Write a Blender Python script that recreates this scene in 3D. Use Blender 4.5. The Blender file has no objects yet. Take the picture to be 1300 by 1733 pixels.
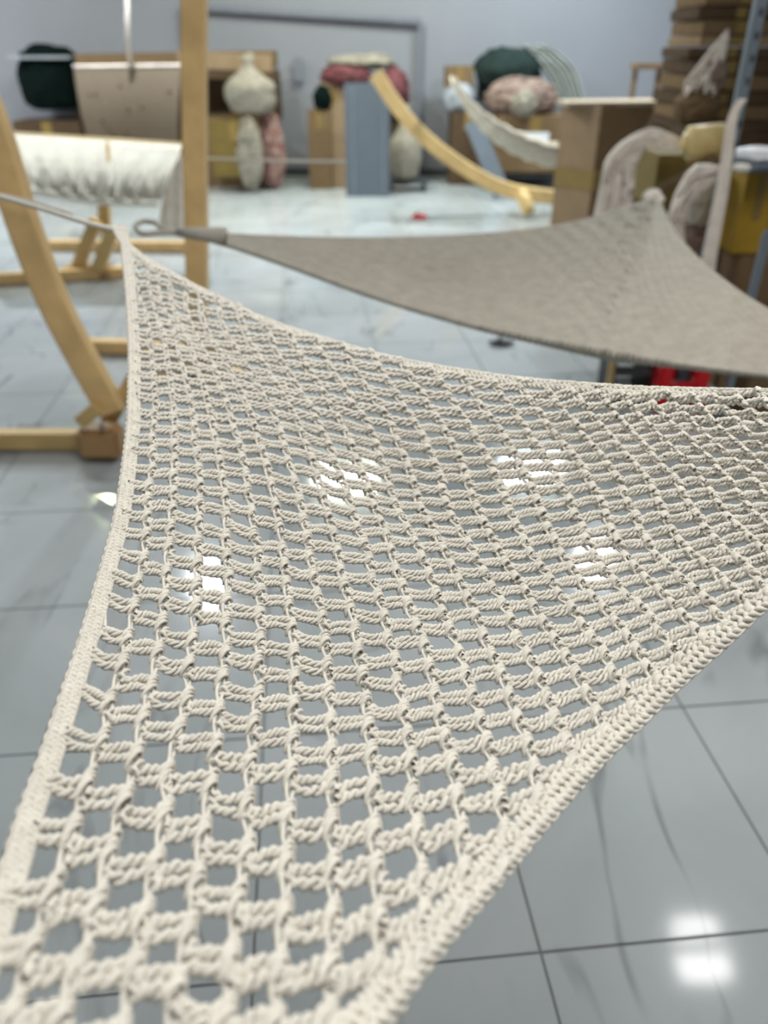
import bpy, bmesh, math, random
import numpy as np
from mathutils import Vector, noise
R = math.radians
rnd = random.Random(7)
SC = bpy.context.scene
COL = SC.collection

# ------------------------------------------------------------ camera, light, exposure
F_PX, HORIZON = 1350.0, 80.0
PITCH = math.atan((866.5 - HORIZON) / F_PX)
CAM_H = 1.7
cd = bpy.data.cameras.new('camera')
cam = bpy.data.objects.new('camera', cd); COL.objects.link(cam)
cam.location = (0, 0, CAM_H); cam.rotation_euler = (math.pi / 2 - PITCH, 0, 0)
cd.sensor_fit = 'VERTICAL'; cd.sensor_height = 24.0
cd.lens = 24.0 * F_PX / 1733.0
cd.clip_start = 0.05
cd.dof.use_dof = True; cd.dof.focus_distance = 0.90
cd.dof.aperture_fstop = cd.lens / 1000.0 / 0.0095
SC.camera = cam
w = bpy.data.worlds.new('world'); SC.world = w; w.use_nodes = True
w.node_tree.nodes['Background'].inputs[0].default_value = (0.75, 0.8, 0.86, 1)
w.node_tree.nodes['Background'].inputs[1].default_value = 0.25
SC.view_settings.view_transform = 'Standard'; SC.view_settings.look = 'None'
SC.view_settings.exposure = 0.65; SC.view_settings.gamma = 1.0
SC.view_settings.use_curve_mapping = False
CEIL = 4.0

def area(name, loc, sx, sy, power, col=(1, 1, 1), rot=(0, 0, 0)):
    l = bpy.data.lights.new(name, 'AREA'); l.shape = 'RECTANGLE'; l.size = sx; l.size_y = sy
    l.energy = power; l.color = col
    o = bpy.data.objects.new(name, l); o.location = loc; o.rotation_euler = rot
    COL.objects.link(o); return o
area('near_fill_light', (0.6, 0.9, CEIL - .06), 2.6, 2.2, 68, (1, .985, .94))  # added fill light without a fixture, placed clear of the floor reflections

# ------------------------------------------------------------ unprojection helpers
CP, SP = math.cos(PITCH), math.sin(PITCH)
def ray(px, py):
    px = np.asarray(px, float); py = np.asarray(py, float)
    u = -(py - 866.5) / F_PX; x = (px - 650.0) / F_PX
    return np.stack([x, CP + u * SP, -SP + u * CP], -1)
CAMP = np.array([0, 0, CAM_H])
def at_height(px, py, z):
    d = ray(px, py); return CAMP + d * ((CAM_H - np.asarray(z, float)) / -d[..., 2])[..., None]
def at_dist(px, py, Y):
    d = ray(px, py); return CAMP + d * (np.asarray(Y, float) / d[..., 1])[..., None]
def P(px, py, Y): return Vector(at_dist(px, py, Y))
def FL(px, py): return Vector(at_height(px, py, 0.0))
def project(p):
    q = np.asarray(p, float) - CAMP
    z = q[..., 1] * CP - q[..., 2] * SP
    u = q[..., 1] * SP + q[..., 2] * CP
    return 650 + F_PX * q[..., 0] / z, 866.5 - F_PX * u / z

# ------------------------------------------------------------ materials
def mat(name, col, rough=0.7, var=0.12, scale=20, bump=0.0, bscale=80, metal=0.0, spec=0.4, sheen=0.0, stretch=(1, 1, 1), col2=None, contrast=(.3, .7)):
    m = bpy.data.materials.new(name); m.use_nodes = True
    nt = m.node_tree; b = nt.nodes['Principled BSDF']
    b.inputs['Roughness'].default_value = rough; b.inputs['Metallic'].default_value = metal
    b.inputs['Specular IOR Level'].default_value = spec
    if sheen: b.inputs['Sheen Weight'].default_value = sheen
    tc = nt.nodes.new('ShaderNodeTexCoord'); mp = nt.nodes.new('ShaderNodeMapping')
    mp.inputs['Scale'].default_value = stretch
    nt.links.new(tc.outputs['Object'], mp.inputs[0])
    n = nt.nodes.new('ShaderNodeTexNoise'); n.inputs['Scale'].default_value = scale; n.inputs['Detail'].default_value = 5
    nt.links.new(mp.outputs[0], n.inputs['Vector'])
    r = nt.nodes.new('ShaderNodeValToRGB')
    r.color_ramp.elements[0].position = contrast[0]; r.color_ramp.elements[1].position = contrast[1]
    c2 = col2 if col2 else tuple(c * (1 - var * 2) for c in col)
    r.color_ramp.elements[0].color = (*c2, 1); r.color_ramp.elements[1].color = (*col, 1)
    nt.links.new(n.outputs['Fac'], r.inputs[0]); nt.links.new(r.outputs[0], b.inputs['Base Color'])
    if bump:
        n2 = nt.nodes.new('ShaderNodeTexNoise'); n2.inputs['Scale'].default_value = bscale; n2.inputs['Detail'].default_value = 3
        nt.links.new(mp.outputs[0], n2.inputs['Vector'])
        bp = nt.nodes.new('ShaderNodeBump'); bp.inputs['Strength'].default_value = bump; bp.inputs['Distance'].default_value = 0.01
        nt.links.new(n2.outputs['Fac'], bp.inputs['Height']); nt.links.new(bp.outputs[0], b.inputs['Normal'])
    return m
M = {}
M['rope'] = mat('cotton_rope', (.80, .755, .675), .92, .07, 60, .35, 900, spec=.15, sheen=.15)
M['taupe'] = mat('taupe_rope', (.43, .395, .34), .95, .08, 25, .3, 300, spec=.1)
M['cream'] = mat('cream_cloth', (.80, .77, .68), .9, .08, 14, .3, 60, spec=.15)
M['pinkcream'] = mat('blush_rope', (.88, .79, .71), .9, .12, 14, .3, 60, spec=.15)
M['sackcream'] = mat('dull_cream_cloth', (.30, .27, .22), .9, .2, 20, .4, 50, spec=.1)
M['palegrey'] = mat('pale_grey_green_cloth', (.34, .36, .34), .9, .1, 14, spec=.05)
M['sling'] = mat('oat_cloth', (.60, .54, .44), .9, .1, 20, .2, 60, spec=.1)
M['fringe'] = mat('cream_fringe', (.74, .71, .62), .9, .1, 25, .3, 90, spec=.15, stretch=(3, 1, .4))
M['tan'] = mat('woven_tan', (.25, .20, .145), .95, .12, 60, .4, 90, spec=.1)
M['wood'] = mat('pine_wood', (.82, .55, .25), .45, .14, 6, .08, 30, stretch=(1, 6, 1), spec=.4)
M['wood_light'] = mat('pale_pine', (.66, .46, .20), .5, .12, 6, .08, 30, stretch=(1, 6, 1))
M['wood_dark'] = mat('dark_joint_wood', (.42, .25, .11), .5, .12, 6, .08, 30)
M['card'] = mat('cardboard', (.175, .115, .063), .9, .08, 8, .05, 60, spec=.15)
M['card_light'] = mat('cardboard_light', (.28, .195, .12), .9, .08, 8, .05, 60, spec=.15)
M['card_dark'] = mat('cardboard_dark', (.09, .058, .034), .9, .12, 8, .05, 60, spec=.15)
M['card_edge'] = mat('cardboard_edge', (.34, .275, .20), .9, .08, 12)
M['yellow_dull'] = mat('dull_yellow_card', (.16, .11, .025), .8, .1, 10)
M['yellow'] = mat('yellow_card', (.36, .22, .015), .7, .1, 10)
M['tape'] = mat('packing_tape', (.22, .145, .04), .5, .05, 10)
M['straw'] = mat('pale_yellow_wrap', (.66, .50, .22), .5, .12, 14, .2, 40)
M['white'] = mat('white_paper', (.72, .73, .75), .6, .04, 10)
M['green'] = mat('dark_green_sack', (.002, .007, .006), .95, .2, 9, .3, 25, spec=.08)
M['sage'] = mat('grey_green_sack', (.02, .032, .030), .95, .2, 9, .3, 25, spec=.08)
M['black'] = mat('black_plastic', (.02, .02, .022), .45, .1, 10)
M['charcoal'] = mat('charcoal_rubber', (.06, .062, .066), .6, .1, 10)
M['maroon'] = mat('maroon_cloth', (.14, .04, .045), .85, .2, 14, .2, 40)
M['redstripe'] = mat('red_cream_cloth', (.20, .04, .04), .85, .2, 16, .2, 40, col2=(.3, .24, .2))
M['blush'] = mat('mixed_rope_pile', (.27, .20, .17), .9, .2, 22, .3, 40, col2=(.15, .09, .07))
M['red'] = mat('red_plastic', (.60, .008, .015), .3, .05, 10)
M['bluegrey'] = mat('blue_grey_panel', (.11, .13, .16), .5, .05, 5)
M['metal'] = mat('grey_painted_metal', (.22, .26, .30), .4, .08, 12, metal=.4)
M['rackm'] = mat('slate_metal', (.20, .21, .25), .4, .08, 12, metal=.2)
M['grey'] = mat('mid_grey_cloth', (.30, .32, .36), .8, .1, 12)
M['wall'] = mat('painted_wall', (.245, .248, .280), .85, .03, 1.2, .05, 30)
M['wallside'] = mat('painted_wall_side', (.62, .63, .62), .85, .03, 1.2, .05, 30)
M['ceil'] = mat('ceiling_paint', (.75, .77, .78), .9, .02, 2)
def emit(name, col, s):
    m = bpy.data.materials.new(name); m.use_nodes = True
    b = m.node_tree.nodes['Principled BSDF']; b.inputs['Base Color'].default_value = (*col, 1)
    b.inputs['Emission Color'].default_value = (*col, 1); b.inputs['Emission Strength'].default_value = s
    return m
M['lamp'] = emit('lamp_white', (1, .99, .97), 14)
M['lampy'] = emit('lamp_warm', (.95, 1, .62), 9)
M['lampc'] = emit('lamp_cool', (.72, 1, .93), 7)

def marble():
    m = bpy.data.materials.new('marble_tile'); m.use_nodes = True
    nt = m.node_tree; b = nt.nodes['Principled BSDF']; L = nt.links.new
    b.inputs['Roughness'].default_value = .09; b.inputs['Specular IOR Level'].default_value = .55
    g = nt.nodes.new('ShaderNodeNewGeometry')
    n = nt.nodes.new('ShaderNodeTexNoise'); n.inputs['Scale'].default_value = 1.3; n.inputs['Detail'].default_value = 6; n.inputs['Distortion'].default_value = .8
    L(g.outputs['Position'], n.inputs['Vector'])
    r = nt.nodes.new('ShaderNodeValToRGB'); r.color_ramp.elements[0].position = .3; r.color_ramp.elements[1].position = .7
    r.color_ramp.elements[0].color = (.36, .39, .40, 1); r.color_ramp.elements[1].color = (.46, .48, .50, 1)
    L(n.outputs['Fac'], r.inputs[0])
    # veins: iso-lines of a distorted noise
    v = nt.nodes.new('ShaderNodeTexNoise'); v.inputs['Scale'].default_value = 1.1; v.inputs['Detail'].default_value = 3; v.inputs['Distortion'].default_value = 1.3
    mp = nt.nodes.new('ShaderNodeMapping'); mp.inputs['Rotation'].default_value = (0, 0, .7); mp.inputs['Scale'].default_value = (1.6, .6, 1); mp.inputs['Location'].default_value = (3.1, 1.4, 0)
    L(g.outputs['Position'], mp.inputs[0]); L(mp.outputs[0], v.inputs['Vector'])
    s = nt.nodes.new('ShaderNodeMath'); s.operation = 'SUBTRACT'; s.inputs[1].default_value = .5; L(v.outputs['Fac'], s.inputs[0])
    a = nt.nodes.new('ShaderNodeMath'); a.operation = 'ABSOLUTE'; L(s.outputs[0], a.inputs[0])
    vr = nt.nodes.new('ShaderNodeMapRange'); vr.inputs[1].default_value = 0; vr.inputs[2].default_value = .02; vr.inputs[3].default_value = 1; vr.inputs[4].default_value = 0
    L(a.outputs[0], vr.inputs[0])
    k = nt.nodes.new('ShaderNodeTexNoise'); k.inputs['Scale'].default_value = 2.3; L(g.outputs['Position'], k.inputs['Vector'])
    kr = nt.nodes.new('ShaderNodeMapRange'); kr.inputs[1].default_value = .45; kr.inputs[2].default_value = .65; L(k.outputs['Fac'], kr.inputs[0])
    mu = nt.nodes.new('ShaderNodeMath'); mu.operation = 'MULTIPLY'; L(vr.outputs[0], mu.inputs[0]); L(kr.outputs[0], mu.inputs[1])
    mu2 = nt.nodes.new('ShaderNodeMath'); mu2.operation = 'MULTIPLY'; mu2.inputs[1].default_value = .85; L(mu.outputs[0], mu2.inputs[0])
    mx = nt.nodes.new('ShaderNodeMix'); mx.data_type = 'RGBA'; L(mu2.outputs[0], mx.inputs[0]); L(r.outputs[0], mx.inputs[6]); mx.inputs[7].default_value = (.20, .21, .22, 1)
    L(mx.outputs[2], b.inputs['Base Color'])
    n3 = nt.nodes.new('ShaderNodeTexNoise'); n3.inputs['Scale'].default_value = 5; n3.inputs['Detail'].default_value = 1; L(g.outputs['Position'], n3.inputs['Vector'])
    bp = nt.nodes.new('ShaderNodeBump'); bp.inputs['Strength'].default_value = .05; bp.inputs['Distance'].default_value = .01
    L(n3.outputs['Fac'], bp.inputs['Height']); L(bp.outputs[0], b.inputs['Normal'])
    return m
M['marble'] = marble()
M['grout'] = mat('grey_grout', (.20, .21, .21), .8, .1, 30)

# ------------------------------------------------------------ mesh helpers
class MB:
    def __init__(s): s.v = []; s.f = []; s.n = 0
    def add(s, v, f):
        s.v.append(np.asarray(v, float).reshape(-1, 3)); s.f += [tuple(int(i) + s.n for i in q) for q in f]; s.n += len(s.v[-1]); return s
    def box(s, c, size, rz=0, bev=0.004, tilt=(0, 0)):
        bm = bmesh.new(); bmesh.ops.create_cube(bm, size=1)
        bmesh.ops.scale(bm, vec=size, verts=bm.verts)
        if bev: bmesh.ops.bevel(bm, geom=list(bm.edges), offset=min(bev, min(size) * .3), segments=2, affect='EDGES')
        from mathutils import Euler
        e = Euler((tilt[0], tilt[1], rz)).to_matrix()
        v = [e @ x.co + Vector(c) for x in bm.verts]; bm.verts.index_update()
        f = [[a.index for a in q.verts] for q in bm.faces]; bm.free(); return s.add([tuple(a) for a in v], f)
    def beam(s, a, b, w_, h_, up=(0, 0, 1), bev=.006):
        a, b = Vector(a), Vector(b); d = (b - a); L = d.length; d.normalize()
        side = d.cross(Vector(up)).normalized(); u = side.cross(d)
        bm = bmesh.new(); bmesh.ops.create_cube(bm, size=1)
        bmesh.ops.scale(bm, vec=(L, w_, h_), verts=bm.verts)
        if bev: bmesh.ops.bevel(bm, geom=list(bm.edges), offset=bev, segments=2, affect='EDGES')
        m = (a + b) / 2; v = [tuple(m + d * x.co.x + side * x.co.y + u * x.co.z) for x in bm.verts]
        bm.verts.index_update(); f = [[q.index for q in p.verts] for p in bm.faces]; bm.free(); return s.add(v, f)
    def strip(s, pts, w_, h_, side=(0, 1, 0)):       # rectangular curved beam through pts
        pts = [Vector(p) for p in pts]; n = len(pts); side = Vector(side).normalized(); vs = []
        for i, p in enumerate(pts):
            t = (pts[min(i + 1, n - 1)] - pts[max(i - 1, 0)]).normalized(); u = t.cross(side).normalized()
            c = .18
            for a, b in ((-1, -1 + c), (-1 + c, -1), (1 - c, -1), (1, -1 + c), (1, 1 - c), (1 - c, 1), (-1 + c, 1), (-1, 1 - c)):
                vs.append(tuple(p + side * a * w_ / 2 + u * b * h_ / 2))
        f = [(i * 8 + k, i * 8 + (k + 1) % 8, (i + 1) * 8 + (k + 1) % 8, (i + 1) * 8 + k) for i in range(n - 1) for k in range(8)]
        f += [tuple(range(8))[::-1], tuple(range((n - 1) * 8, n * 8))]
        return s.add(vs, f)
    def tube(s, pts, r, sides=6, cap=True):
        pts = np.asarray([tuple(p) for p in pts], float); n = len(pts)
        if n < 2: return s
        r = np.broadcast_to(np.asarray(r, float), (n,))
        t = np.gradient(pts, axis=0); t /= np.linalg.norm(t, axis=1)[:, None] + 1e-12
        up = np.array([0.13, 0.21, 1.0]); 
        if abs(t.mean(0) @ (up / np.linalg.norm(up))) > .8: up = np.array([1.0, .17, .05])
        a = np.cross(t, up); a /= np.linalg.norm(a, axis=1)[:, None] + 1e-12
        b = np.cross(t, a)
        th = np.arange(sides) / sides * 2 * math.pi
        v = pts[:, None] + r[:, None, None] * (a[:, None] * np.cos(th)[None, :, None] + b[:, None] * np.sin(th)[None, :, None])
        f = [(i * sides + k, i * sides + (k + 1) % sides, (i + 1) * sides + (k + 1) % sides, (i + 1) * sides + k) for i in range(n - 1) for k in range(sides)]
        if cap: f += [tuple(range(sides))[::-1], tuple(range((n - 1) * sides, n * sides))]
        return s.add(v, f)
    def blob(s, c, size, amp=.12, fr=2.5, seed=0, sub=4, shape=None):
        bm = bmesh.new(); bmesh.ops.create_icosphere(bm, subdivisions=sub, radius=1)
        vs = []
        for x in bm.verts:
            p = x.co.copy(); o = Vector((seed * 3.1, seed * 1.7, 0))
            k = 1 + amp * noise.noise(p * fr + o) + amp * .6 * noise.noise(p * fr * 2.7 + o) + amp * .35 * (1 - abs(noise.noise(p * fr * 5 + o)) * 2)
            p = p * k
            if shape: p = shape(p)
            vs.append((c[0] + p.x * size[0] / 2, c[1] + p.y * size[1] / 2, c[2] + p.z * size[2] / 2))
        bm.verts.index_update(); f = [[q.index for q in p.verts] for p in bm.faces]; bm.free(); return s.add(vs, f)
    def sheet(s, fn, nu, nv, th=.006):
        g = np.array([[fn(i / nu, j / nv) for j in range(nv + 1)] for i in range(nu + 1)], float)
        du = np.gradient(g, axis=0); dv = np.gradient(g, axis=1); n = np.cross(du, dv); n /= np.linalg.norm(n, axis=2)[..., None] + 1e-12
        top = (g + n * th / 2).reshape(-1, 3); bot = (g - n * th / 2).reshape(-1, 3); N = len(top)
        I = lambda i, j: i * (nv + 1) + j
        f = []
        for i in range(nu):
            for j in range(nv):
                q = (I(i, j), I(i + 1, j), I(i + 1, j + 1), I(i, j + 1)); f.append(q); f.append(tuple(a + N for a in q[::-1]))
        rim = [I(i, 0) for i in range(nu)] + [I(nu, j) for j in range(nv)] + [I(i, nv) for i in range(nu, 0, -1)] + [I(0, j) for j in range(nv, 0, -1)]
        for a, b in zip(rim, rim[1:] + rim[:1]): f.append((b, a, a + N, b + N))
        return s.add(np.vstack([top, bot]), f)
    def build(s, name, m, parent=None, smooth=False):
        me = bpy.data.meshes.new(name); v = np.vstack(s.v)
        if parent is not None:
            off = Vector((0, 0, 0)); q = parent
            while q is not None: off += q.location; q = q.parent
            v = v - np.array(off)
            loc = None
        else:
            loc = np.array([(v[:, 0].min() + v[:, 0].max()) / 2, (v[:, 1].min() + v[:, 1].max()) / 2, v[:, 2].min()]); v = v - loc
        me.from_pydata(v.tolist(), [], s.f); me.materials.append(m if not isinstance(m, str) else M[m])
        if smooth: me.polygons.foreach_set('use_smooth', [True] * len(me.polygons))
        me.update()
        o = bpy.data.objects.new(name, me); COL.objects.link(o)
        if parent is not None: o.parent = parent
        else: o.location = loc
        return o

def tag(o, label=None, cat=None, group=None, kind=None):
    if label: o['label'] = label
    if cat: o['category'] = cat
    if group: o['group'] = group
    if kind: o['kind'] = kind
    return o
def thing(name, loc, label, cat, group=None):
    o = bpy.data.objects.new(name, None); o.location = loc; COL.objects.link(o); o.empty_display_size = .1
    return tag(o, label, cat, group)
def smoothpath(pts, n):
    pts = np.array([tuple(p) for p in pts], float); m = len(pts); out = []
    t = np.linspace(0, m - 1, n)
    for x in t:
        i = min(int(x), m - 2); u = x - i
        p0, p1, p2, p3 = pts[max(i - 1, 0)], pts[i], pts[i + 1], pts[min(i + 2, m - 1)]
        out.append(.5 * (2 * p1 + (p2 - p0) * u + (2 * p0 - 5 * p1 + 4 * p2 - p3) * u * u + (3 * p1 - p0 - 3 * p2 + p3) * u ** 3))
    return np.array(out)

# ------------------------------------------------------------ structure
X0, X1, Y0, Y1 = -8.0, 8.0, -4.0, 13.1
fl = MB().box(((X0 + X1) / 2, (Y0 + Y1) / 2, -.06), (X1 - X0, Y1 - Y0, .11), bev=0).build('floor', 'grout'); tag(fl, kind='structure')
C1 = FL(915, 1612); A6 = R(5.6); TX, TY = .62, .69; GAP = .006
ex = Vector((math.cos(A6), math.sin(A6), 0)); ey = Vector((-math.sin(A6), math.cos(A6), 0))
tb = MB().box((0, 0, 0), (TX - GAP, TY - GAP, .009), bev=.0012)
tp = tb.build('tile', 'marble', None); tpm = tp.data
for v_ in tpm.vertices: pass
bpy.data.objects.remove(tp)
cand = []
for i in range(-30, 31):
    for j in range(-16, 26):
        c = C1 + ex * TX * (i + .5) + ey * TY * (j + .5)
        if X0 + .45 < c.x < X1 - .45 and Y0 + .45 < c.y < Y1 - .42:
            px, py = project(np.array(c)); zc = c.y * CP + CAM_H * SP
            vis = zc > .1 and -150 < px < 1450 and 200 < py < 1950
            cand.append((0 if vis else 1, zc, c))
cand.sort(key=lambda t: (t[0], t[1]))
rest = MB()
for q, (vis, zc, c) in enumerate(cand):
    tl = (rnd.uniform(-.0006, .0006), rnd.uniform(-.0006, .0006))
    if q < 300:
        o = bpy.data.objects.new('tile', tpm); COL.objects.link(o); o.parent = fl
        o.location = Vector((c.x, c.y, -.009)) - fl.location; o.rotation_euler = (tl[0], tl[1], A6)
    else: rest.box((c.x, c.y, -.0045), (TX - GAP, TY - GAP, .009), rz=A6, bev=0)
rt = rest.build('outer_tiles', 'marble', fl); rt['kind'] = 'stuff'
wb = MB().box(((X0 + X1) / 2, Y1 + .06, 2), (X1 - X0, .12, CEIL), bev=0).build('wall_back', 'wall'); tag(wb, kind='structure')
for nm, x in (('wall_left', X0 - .06), ('wall_right', X1 + .06)):
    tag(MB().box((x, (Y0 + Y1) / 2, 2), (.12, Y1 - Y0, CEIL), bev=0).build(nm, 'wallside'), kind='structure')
tag(MB().box(((X0 + X1) / 2, Y0 - .06, 2), (X1 - X0, .12, CEIL), bev=0).build('wall_front', 'wallside'), kind='structure')
tag(MB().box(((X0 + X1) / 2, (Y0 + Y1) / 2, CEIL + .06), (X1 - X0 + .24, Y1 - Y0 + .24, .12), bev=0).build('ceiling', 'ceil'), kind='structure')
tag(MB().box(((X0 + X1) / 2, Y1 - .01, .05), (X1 - X0, .02, .1), bev=.003).build('baseboard_back', 'charcoal'), kind='structure')

# ceiling lamps, where the floor mirrors them
def lamp(px, py, sx, sy, m, label, power=0, lc=(1, 1, 1)):
    f = at_height(px, py, 0.0); d = f - CAMP; d[2] = -d[2]; p = f + d * (CEIL - .05) / d[2]
    t = thing('ceiling_lamp', (p[0], p[1], CEIL), label, 'lamp', 'lamps in the ceiling mirrored by the floor')
    MB().box((p[0], p[1], CEIL - .02), (sx + .05, sy + .05, .04)).build('housing', 'metal', t)
    MB().box((p[0], p[1], CEIL - .045), (sx, sy, .012)).build('diffuser', m, t)
    if power: area('lamp_light', (p[0], p[1], CEIL - .056), sx, sy, power, lc)
lamp(1176, 1568, .34, .13, 'lamp', 'ceiling lamp mirrored as the upper of two white glints on the bottom right floor')
lamp(1190, 1634, .38, .18, 'lamp', 'ceiling lamp mirrored as the lower of two white glints on the bottom right floor')
lamp(350, 990, .20, .20, 'lamp', 'ceiling lamp mirrored as the white glint near the left edge of the net', 95, (.90, .95, 1))
lamp(1005, 955, .26, .30, 'lamp', 'ceiling lamp mirrored as the small white glint through the net right of centre', 105, (.90, .95, 1))
lamp(585, 815, .9, .45, 'lampy', 'yellow-white ceiling lamp mirrored as the broad glint through the net left of centre', 85, (.95, 1, .84))
lamp(900, 795, .9, .45, 'lampc', 'cool white ceiling lamp mirrored as the broad glint through the net right of centre', 95, (.84, .98, 1))
lamp(182, 846, .12, .2, 'lampy', 'yellow-white ceiling lamp mirrored as the glint on the floor left of the net', 22, (.92, 1, .55))

def added_side_lamp(x, y, label, power):  # unseen lamp added outside the floor reflections to brighten the wall at left
    t = thing('ceiling_lamp', (x, y, CEIL), label, 'lamp', 'lamps in the ceiling mirrored by the floor')
    MB().box((x, y, CEIL - .02), (.95, .5, .04)).build('housing', 'metal', t)
    MB().box((x, y, CEIL - .045), (.9, .45, .012)).build('diffuser', 'lamp', t)
    area('lamp_light', (x, y, CEIL - .056), .9, .45, power, (.92, .97, 1))
added_side_lamp(-6.3, 10.0, 'added unseen lamp far left that lights the back wall behind the dark green sack', 120)

# ------------------------------------------------------------ the big cream net
LAT = []   # (u, v, px, py)
def cord(u, vs, pts): LAT.extend((u, v, x, y) for v, (x, y) in zip(vs, pts))
cord(1, [9, 11, 12, 13, 14, 15], [(203, 905), (190, 973), (181, 1020), (168, 1065), (150, 1115), (133, 1170)])
cord(2, [0, 3, 6, 9, 10, 11, 12, 13, 14, 15, 16, 17, 18, 19, 20, 21], [(262, 677), (260, 744), (254, 822), (245, 908), (242, 948), (236, 985), (227, 1028), (218, 1075), (208, 1127), (191, 1190), (172, 1251), (151, 1322), (123, 1405), (92, 1504), (58, 1608), (18, 1715)])
cord(4, [0, 3, 5, 6, 7, 8, 9, 10, 11, 12, 13, 14, 15, 16, 17, 18, 19, 20, 21, 22], [(321, 681), (331, 746), (335, 793), (337, 821), (338, 846), (338, 880), (335, 914), (335, 951), (332, 988), (331, 1031), (325, 1078), (322, 1127), (313, 1176), (307, 1231), (289, 1304), (277, 1378), (261, 1461), (246, 1541), (228, 1636), (205, 1740)])
cord(6, [0, 3, 6, 8, 9, 10, 11, 12, 13, 14, 15, 16, 17, 18, 19, 20, 21, 22], [(384, 683), (402, 752), (420, 830), (431, 908), (436, 936), (437, 970), (438, 1001), (439, 1038), (440, 1078), (440, 1124), (436, 1176), (433, 1230), (427, 1288), (421, 1356), (415, 1436), (402, 1519), (393, 1615), (383, 1720)])
cord(8, [1, 4, 7, 8, 9, 10, 11, 12, 13, 14, 15, 16, 17, 18, 19, 20, 21, 22], [(465, 712), (490, 780), (514, 881), (520, 908), (525, 941), (532, 974), (537, 1008), (544, 1045), (549, 1085), (553, 1127), (557, 1170), (560, 1212), (559, 1264), (562, 1322), (561, 1393), (563, 1467), (565, 1552), (562, 1640)])
cord(10, [6, 7, 8, 9, 10, 11, 12, 13, 14, 15, 16, 17, 18, 19, 20, 21], [(596, 866), (605, 892), (617, 921), (621, 947), (629, 978), (637, 1008), (648, 1043), (658, 1078), (667, 1116), (675, 1158), (682, 1200), (688, 1242), (698, 1285), (701, 1341), (707, 1405), (716, 1473)])
cord(12, [5, 6, 7, 8, 9, 10, 11, 12, 13, 14, 15, 16, 17, 18], [(667, 850), (677, 870), (690, 893), (702, 917), (713, 943), (724, 971), (736, 1004), (748, 1036), (761, 1067), (773, 1100), (788, 1133), (798, 1178), (809, 1214), (822, 1254)])
cord(14, [6, 7, 8, 9, 10, 11, 12, 13, 14, 15, 16, 17, 18, 19], [(763, 874), (776, 897), (790, 921), (804, 946), (817, 969), (831, 994), (848, 1018), (861, 1049), (877, 1080), (892, 1111), (909, 1145), (925, 1177), (943, 1214), (961, 1252)])
cord(16, [13, 14, 15, 16, 17, 18, 19], [(965, 1031), (983, 1055), (1000, 1083), (1020, 1108), (1038, 1137), (1054, 1166), (1072, 1197)])
cord(18, [13, 14, 15, 16, 17, 18], [(1058, 1006), (1078, 1027), (1097, 1046), (1116, 1068), (1134, 1096), (1158, 1117)])
cord(20, [11, 12, 13, 14, 15, 16], [(1110, 940), (1130, 958), (1151, 977), (1173, 997), (1193, 1017), (1213, 1037)])
cord(22, [13, 14], [(1251, 949), (1270, 965)])
# upper right, far area and tip
cord(25.5, [.8, 3, 6.5], [(1166, 689), (1207, 730), (1284, 797)])
cord(19, [-3, 1, 5], [(890, 668), (948, 745), (1000, 815)])
cord(13, [-4, 0], [(610, 640), (670, 735)])
cord(2, [-4, -8, -12, -16], [(256, 600), (246, 530), (232, 460), (213, 395)])
cord(6, [-4, -8], [(352, 610), (318, 545)])
cord(4, [-6, -10], [(296, 565), (268, 490)])
cord(30, [8], [(1440, 815)]); cord(30, [16], [(1590, 925)])
LAT = np.array(LAT, float)
# heights of the sagging cloth, by where it shows in the picture
HC = np.array([(205, 395, 1.335), (250, 560, 1.28), (255, 680, 1.245), (230, 900, 1.215), (130, 1200, 1.215), (20, 1700, 1.245),
    (400, 520, 1.29), (400, 800, 1.205), (450, 1050, 1.165), (400, 1350, 1.18), (420, 1700, 1.23), (720, 615, 1.285), (700, 800, 1.195),
    (720, 1000, 1.155), (720, 1250, 1.15), (720, 1500, 1.20), (1000, 645, 1.30), (1000, 850, 1.20), (980, 1100, 1.15), (960, 1330, 1.165),
    (1300, 660, 1.345), (1300, 850, 1.26), (1280, 1040, 1.21), (1600, 700, 1.42), (1600, 950, 1.33)], float)
def tps_fit(X, Y, lam):
    n = len(X); d = np.linalg.norm(X[:, None] - X[None], axis=2); K = np.where(d > 0, d * d * np.log(d + 1e-9), 0)
    Pm = np.hstack([np.ones((n, 1)), X]); A = np.zeros((n + 3, n + 3)); A[:n, :n] = K + lam * np.eye(n); A[:n, n:] = Pm; A[n:, :n] = Pm.T
    w_ = np.linalg.solve(A, np.vstack([Y, np.zeros((3, Y.shape[1]))]))
    def ev(Q):
        Q = np.asarray(Q, float); sh = Q.shape[:-1]; Q = Q.reshape(-1, 2); out = np.zeros((len(Q), Y.shape[1]))
        for s in range(0, len(Q), 40000):
            q = Q[s:s + 40000]; d = np.linalg.norm(q[:, None] - X[None], axis=2); K = d * d * np.log(d + 1e-9)
            out[s:s + 40000] = K @ w_[:n] + np.hstack([np.ones((len(q), 1)), q]) @ w_[n:]
        return out.reshape(*sh, Y.shape[1])
    return ev
uv2px = tps_fit(LAT[:, :2], LAT[:, 2:], .6)
hmap = tps_fit(HC[:, :2] / 500, HC[:, 2:], .002)
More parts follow.
